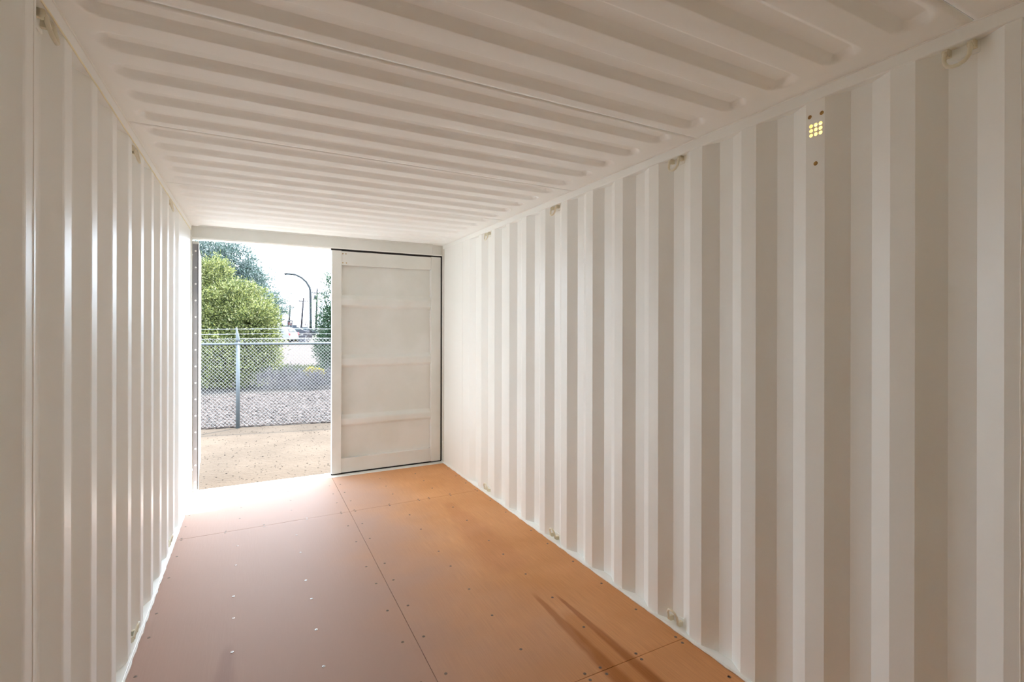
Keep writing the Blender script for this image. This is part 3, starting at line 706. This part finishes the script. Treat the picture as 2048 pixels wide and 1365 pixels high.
# ---- red sign on frame
RED = mat('red_sign_panel', (0.20, 0.02, 0.018), 0.5)[0]; WHT = mat('white_panel', (0.14, 0.14, 0.145), 0.5)[0]; DKF = mat('dark_frame', (0.04, 0.04, 0.05), 0.5)[0]
d = 120.0; base = at(580, 665, d); base.z = GZ; k = d / FPX
sg = empty('roadside_sign', base); tag(sg, 'red and white roadside sign in a dark frame beside the far road', 'sign')
rel = lambda x, y: at(x, y, d) - base
for x in (575.6, 584.4): MB().tube([rel(x, 672) * Vector((1, 1, 0)).to_tuple()[0] if False else Vector((rel(x, 660).x, rel(x, 660).y, 0)), rel(x, 643)], 0.12, 6).build('sign_post', DKF if x < 580 else WHT, sg)
MB().tube([rel(575.2, 643), rel(584.8, 643)], 0.16, 6).build('sign_frame', DKF, sg)
def panel(x0, x1, y0, y1, m, nm, par, rel, th=0.12):
    a, b_, c_, e_ = rel(x0, y1), rel(x1, y1), rel(x1, y0), rel(x0, y0); o_ = AWAY * th
    MB().add([a, b_, c_, e_, a + o_, b_ + o_, c_ + o_, e_ + o_], [(0, 1, 2, 3), (7, 6, 5, 4), (0, 4, 5, 1), (1, 5, 6, 2), (2, 6, 7, 3), (3, 7, 4, 0)]).build(nm, m, par)
panel(576.6, 584, 646, 651.6, RED, 'sign_panel', sg, rel)
panel(579.4, 582.8, 647.6, 650, WHT, 'sign_inset', sg, lambda x, y: rel(x, y) - AWAY * 0.03)
panel(568.6, 577, 651.5, 657.5, WHT, 'sign_board', sg, lambda x, y: rel(x, y) + AWAY * 0.5)

# ---- triangular frame sign near the lamp
d = 62.0; base = at(614, 676, d); base.z = GZ; rel = lambda x, y: at(x, y, d) - base
ws = empty('warning_sign', base); tag(ws, 'small pinkish triangular sign just left of the street lamp pole', 'sign')
PINK = mat('pinkish_sign', (0.16, 0.10, 0.08), 0.6)[0]
MB().tube([rel(609.5, 651), rel(614.5, 642), rel(619, 651), rel(609.5, 651)], 0.07, 6).build('sign_frame', PINK, ws)
MB().tube([(0, 0, 0), rel(614.3, 651)], 0.05, 6).build('sign_post', WHT, ws)

# ---- utility cabinet
CAB = mat('grey_purple_cabinet', (0.07, 0.065, 0.078), 0.6)[0]
d = 46.0; base = at(604.5, 683, d); base.z = GZ + 0.03; k = d / FPX; Mz = Matrix.Rotation(-YAW + 0.2, 4, 'Z')
cb = empty('utility_cabinet', base); tag(cb, 'grey metal utility cabinet on a pale base left of the street lamp', 'cabinet')
MB().box(-.28, .28, -.2, .2, 0.10, 0.72, Mz).build('cabinet_body', CAB, cb, bevel=0.02)
MB().box(-.31, .31, -.23, .23, 0.72, 0.76, Mz).build('cabinet_lid', CAB, cb)
MB().box(-.45, .45, -.33, .33, -0.02, 0.10, Mz).build('concrete_base', ROADM, cb)
MB().box(-.012, .012, -.212, -.2, 0.16, 0.68, Mz).build('door_gap', DKF, cb)

# ---- dry grass patch and small bush by the road
DRY = island_mat('dry_grass', [(0, (0.08, 0.07, 0.02)), (1, (0.17, 0.15, 0.06))], 0.9, 0.2)
O_ = []
for q in range(500):
    p_ = at(random.uniform(588, 601), 680, random.uniform(51.5, 54)); O_.append((p_.x, p_.y, GZ + 0.03))
O_ = np.array(O_); D_ = rng.normal(0, .35, O_.shape) + np.array([0, 0, 1]); D_ /= np.linalg.norm(D_, axis=1, keepdims=True)
V, F = leaves((O_, D_, rng.uniform(.2, .5, len(O_))), 8, 0.06, (0.12, 0.25), 0.3)
tag(fast_mesh('dry_grass', V, F, DRY), 'patch of dry yellowish grass beside the white car', 'grass', kind='stuff')
b0 = at(616, 684, 48); b0.z = GZ
tag(plant('roadside_bush', b0, [(at(616, 672, 48), (.22, .22, .3)), (at(614, 678, 48), (.3, .3, .2))], 120, 8, 0.05, (0.08, 0.14), 0.3, GP, 0.03, stem='stem'), 'small scraggly grey bush at the foot of the street lamp', 'shrub')

# ---- white car
CARP = mat('white_car_paint', (0.42, 0.42, 0.43), 0.35)[0]; GLS = mat('dark_car_glass', (0.05, 0.09, 0.11), 0.12)[0]
TYR = mat('tyre', (0.03, 0.03, 0.035), 0.8)[0]; HUB = mat('wheel_hub', (0.4, 0.42, 0.45), 0.4, 0.6)[0]; TAIL = mat('red_tail_lamp', (0.6, 0.02, 0.02), 0.3)[0]
d = 49.0; base = at(547, 688, d); base.z = GZ + 0.03
car = empty('parked_car', base, -YAW + math.radians(174)); tag(car, 'white hatchback seen from the rear corner, parked beside the road', 'car')
# local: +x = front, y = width; side outline in x-z
def car_loft(sections, nm, m, par, **kw):
    """sections: list of (y, outline) lofted across the width"""
    mb = MB(); n = len(sections[0][1])
    V = [(x, y, z) for y, ol in sections for x, z in ol]; F = []
    for j in range(len(sections) - 1):
        for i in range(n): F.append((j * n + i, j * n + (i + 1) % n, (j + 1) * n + (i + 1) % n, (j + 1) * n + i))
    F += [tuple(range(n))[::-1], tuple(range((len(sections) - 1) * n, len(sections) * n))]
    mb.add(V, F); return mb.build(nm, m, par, **kw)
body = [(-2.15, .35), (-2.2, .55), (-2.17, .85), (-2.05, 1.0), (-1.2, 1.02), (0.6, 0.98), (1.5, .90), (2.05, .72), (2.15, .5), (2.1, .3), (1.75, .26), (1.65, .5), (1.45, .64), (1.2, .64), (1.0, .5), (.92, .24), (-.92, .24), (-1.0, .5), (-1.2, .64), (-1.45, .64), (-1.65, .5), (-1.75, .28)]
shr = lambda ol, f, dz=0: [(x * f, z + dz) for x, z in ol]
car_loft([(-.90, shr(body, .955)), (-.84, shr(body, .99)), (-.5, body), (.5, body), (.84, shr(body, .99)), (.90, shr(body, .955))], 'body', CARP, car, auto=True)
cabin = [(-2.05, .98), (-1.75, 1.38), (-1.45, 1.50), (-.6, 1.55), (.05, 1.50), (.95, .98)]
def inset(ol, t): return [(x * (1 - t) - .1 * t, z if z < 1 else z - t * .15) for x, z in ol]
car_loft([(-.80, inset(cabin, .10)), (-.66, inset(cabin, 0)), (.66, inset(cabin, 0)), (.80, inset(cabin, .10))], 'roof', CARP, car, auto=True)
for s in (-1, 1):
    y = s * .795
    MB().add([(-1.55, y, 1.02), (-.62, y, 1.02), (-.62, y - s * .04, 1.40), (-1.35, y - s * .04, 1.36), (-1.55, y + s * .012, 1.02), (-.62, y + s * .012, 1.02), (-.62, y - s * .02, 1.40), (-1.35, y - s * .02, 1.36)],
             [(0, 1, 2, 3), (4, 5, 6, 7), (0, 4, 5, 1), (1, 5, 6, 2), (2, 6, 7, 3), (3, 7, 4, 0)]).build('side_window', GLS, car)
    MB().add([(-.52, y, 1.02), (.62, y, 1.02), (.02, y - s * .04, 1.38), (-.52, y - s * .04, 1.40), (-.52, y + s * .012, 1.02), (.62, y + s * .012, 1.02), (.02, y - s * .02, 1.38), (-.52, y - s * .02, 1.40)],
             [(0, 1, 2, 3), (4, 5, 6, 7), (0, 4, 5, 1), (1, 5, 6, 2), (2, 6, 7, 3), (3, 7, 4, 0)]).build('side_window', GLS, car)
    for x in (-1.32, 1.32):
        wz = .33; M = MB(); ya, yb = s * .70, s * .89
        M.tube([(x, ya, wz), (x, ya * .97 + yb * .03, wz), (x, yb, wz)], [.29, .33, .33], 20); wh = M.build('wheel', TYR, car, auto=True)
        M = MB(); M.tube([(x, yb, wz), (x, yb + s * .012, wz)], [.21, .17], 14); M.build('hubcap', HUB, wh)
    MB().box(-2.20, -2.02, s * .80 - .10, s * .80 + .07, .72, .98).build('tail_lamp', TAIL, car, bevel=.02)
MB().add([(-2.08, -.6, 1.06), (-2.08, .6, 1.06), (-1.80, .54, 1.40), (-1.80, -.54, 1.40), (-2.02, -.6, 1.02), (-2.02, .6, 1.02), (-1.74, .54, 1.36), (-1.74, -.54, 1.36)],
         [(0, 1, 2, 3), (7, 6, 5, 4), (0, 4, 5, 1), (1, 5, 6, 2), (2, 6, 7, 3), (3, 7, 4, 0)]).build('rear_window', GLS, car)
MB().box(-2.26, -2.05, -.86, .86, .30, .50).build('bumper', CARP, car, bevel=.04)

# ---- far cars and low buildings on the horizon
FB = [mat('far_grey_wall', (0.065, 0.065, 0.085), 0.8)[0], mat('far_blue_wall', (0.03, 0.05, 0.09), 0.8)[0], mat('far_pale_wall', (0.10, 0.105, 0.12), 0.8)[0], mat('far_roof', (0.05, 0.05, 0.06), 0.8)[0]]
def far_house(x0, x1, ytop, d, mi, label, nwin):
    a, b_ = at(x0, 660, d), at(x1, 660, d); wdt = (b_ - a).length; base = (a + b_) / 2; base.z = GZ
    r_ = empty('far_building', base, -YAW); tag(r_, label, 'building', 'low buildings on the horizon')
    hgt = at(x0, ytop, d).z - GZ
    MB().box(-wdt / 2, wdt / 2, 0, 12, 0, hgt * .88).build('wall', FB[mi], r_)
    MB().prism([(-wdt / 2 - .4, hgt * .88), (wdt / 2 + .4, hgt * .88), (wdt / 2 - .6, hgt), (-wdt / 2 + .6, hgt)], -.4, 12.4, 'y').build('roof', FB[3], r_)
    for i in range(nwin):
        x = (i + .5) / nwin * wdt - wdt / 2; MB().box(x - wdt / nwin * .25, x + wdt / nwin * .25, -.08, 0, hgt * .25, hgt * .6).build('window', GLS, r_)
far_house(584, 611, 658.5, 230, 0, 'long low grey building on the horizon left of the street lamp', 6)
far_house(612, 624, 660, 260, 2, 'low pale building on the horizon behind the street lamp base', 3)
far_house(559, 568, 650.5, 200, 1, 'blue block building on the horizon beside the green tree', 2)
far_house(540, 584, 659.5, 250, 2, 'long low pale building on the horizon behind the red sign', 7)
far_house(625, 720, 660.5, 280, 0, 'low grey building on the horizon hidden behind the dark green tree', 8)
def far_car(x, d, m, label):
    base = at(x, 665, d); base.z = GZ; c_ = empty('distant_car', base, -YAW + .3); tag(c_, label, 'car', 'distant cars beyond the road')
    ol = [(-2.1, .3), (-2.15, .8), (-1.9, .95), (-1.3, 1.42), (.3, 1.45), (1.0, .98), (2.0, .82), (2.1, .3)]
    car_loft([(-.85, shr(ol, .96)), (-.6, ol), (.6, ol), (.85, shr(ol, .96))], 'body', m, c_, auto=True)
    MB().prism([(-1.25, 1.0), (.75, 1.0), (.25, 1.35), (-1.15, 1.33)], -.87, .87, 'y').build('side_window', GLS, c_)
    for xx in (-1.3, 1.3):
        for s in (-1, 1): MB().tube([(xx, s * .7, .32), (xx, s * .88, .32)], .32, 14).build('wheel', TYR, c_)
far_car(594, 80, FB[0], 'distant grey car between the white car and the street lamp')
far_car(612, 88, FB[2], 'distant pale car just left of the street lamp pole')
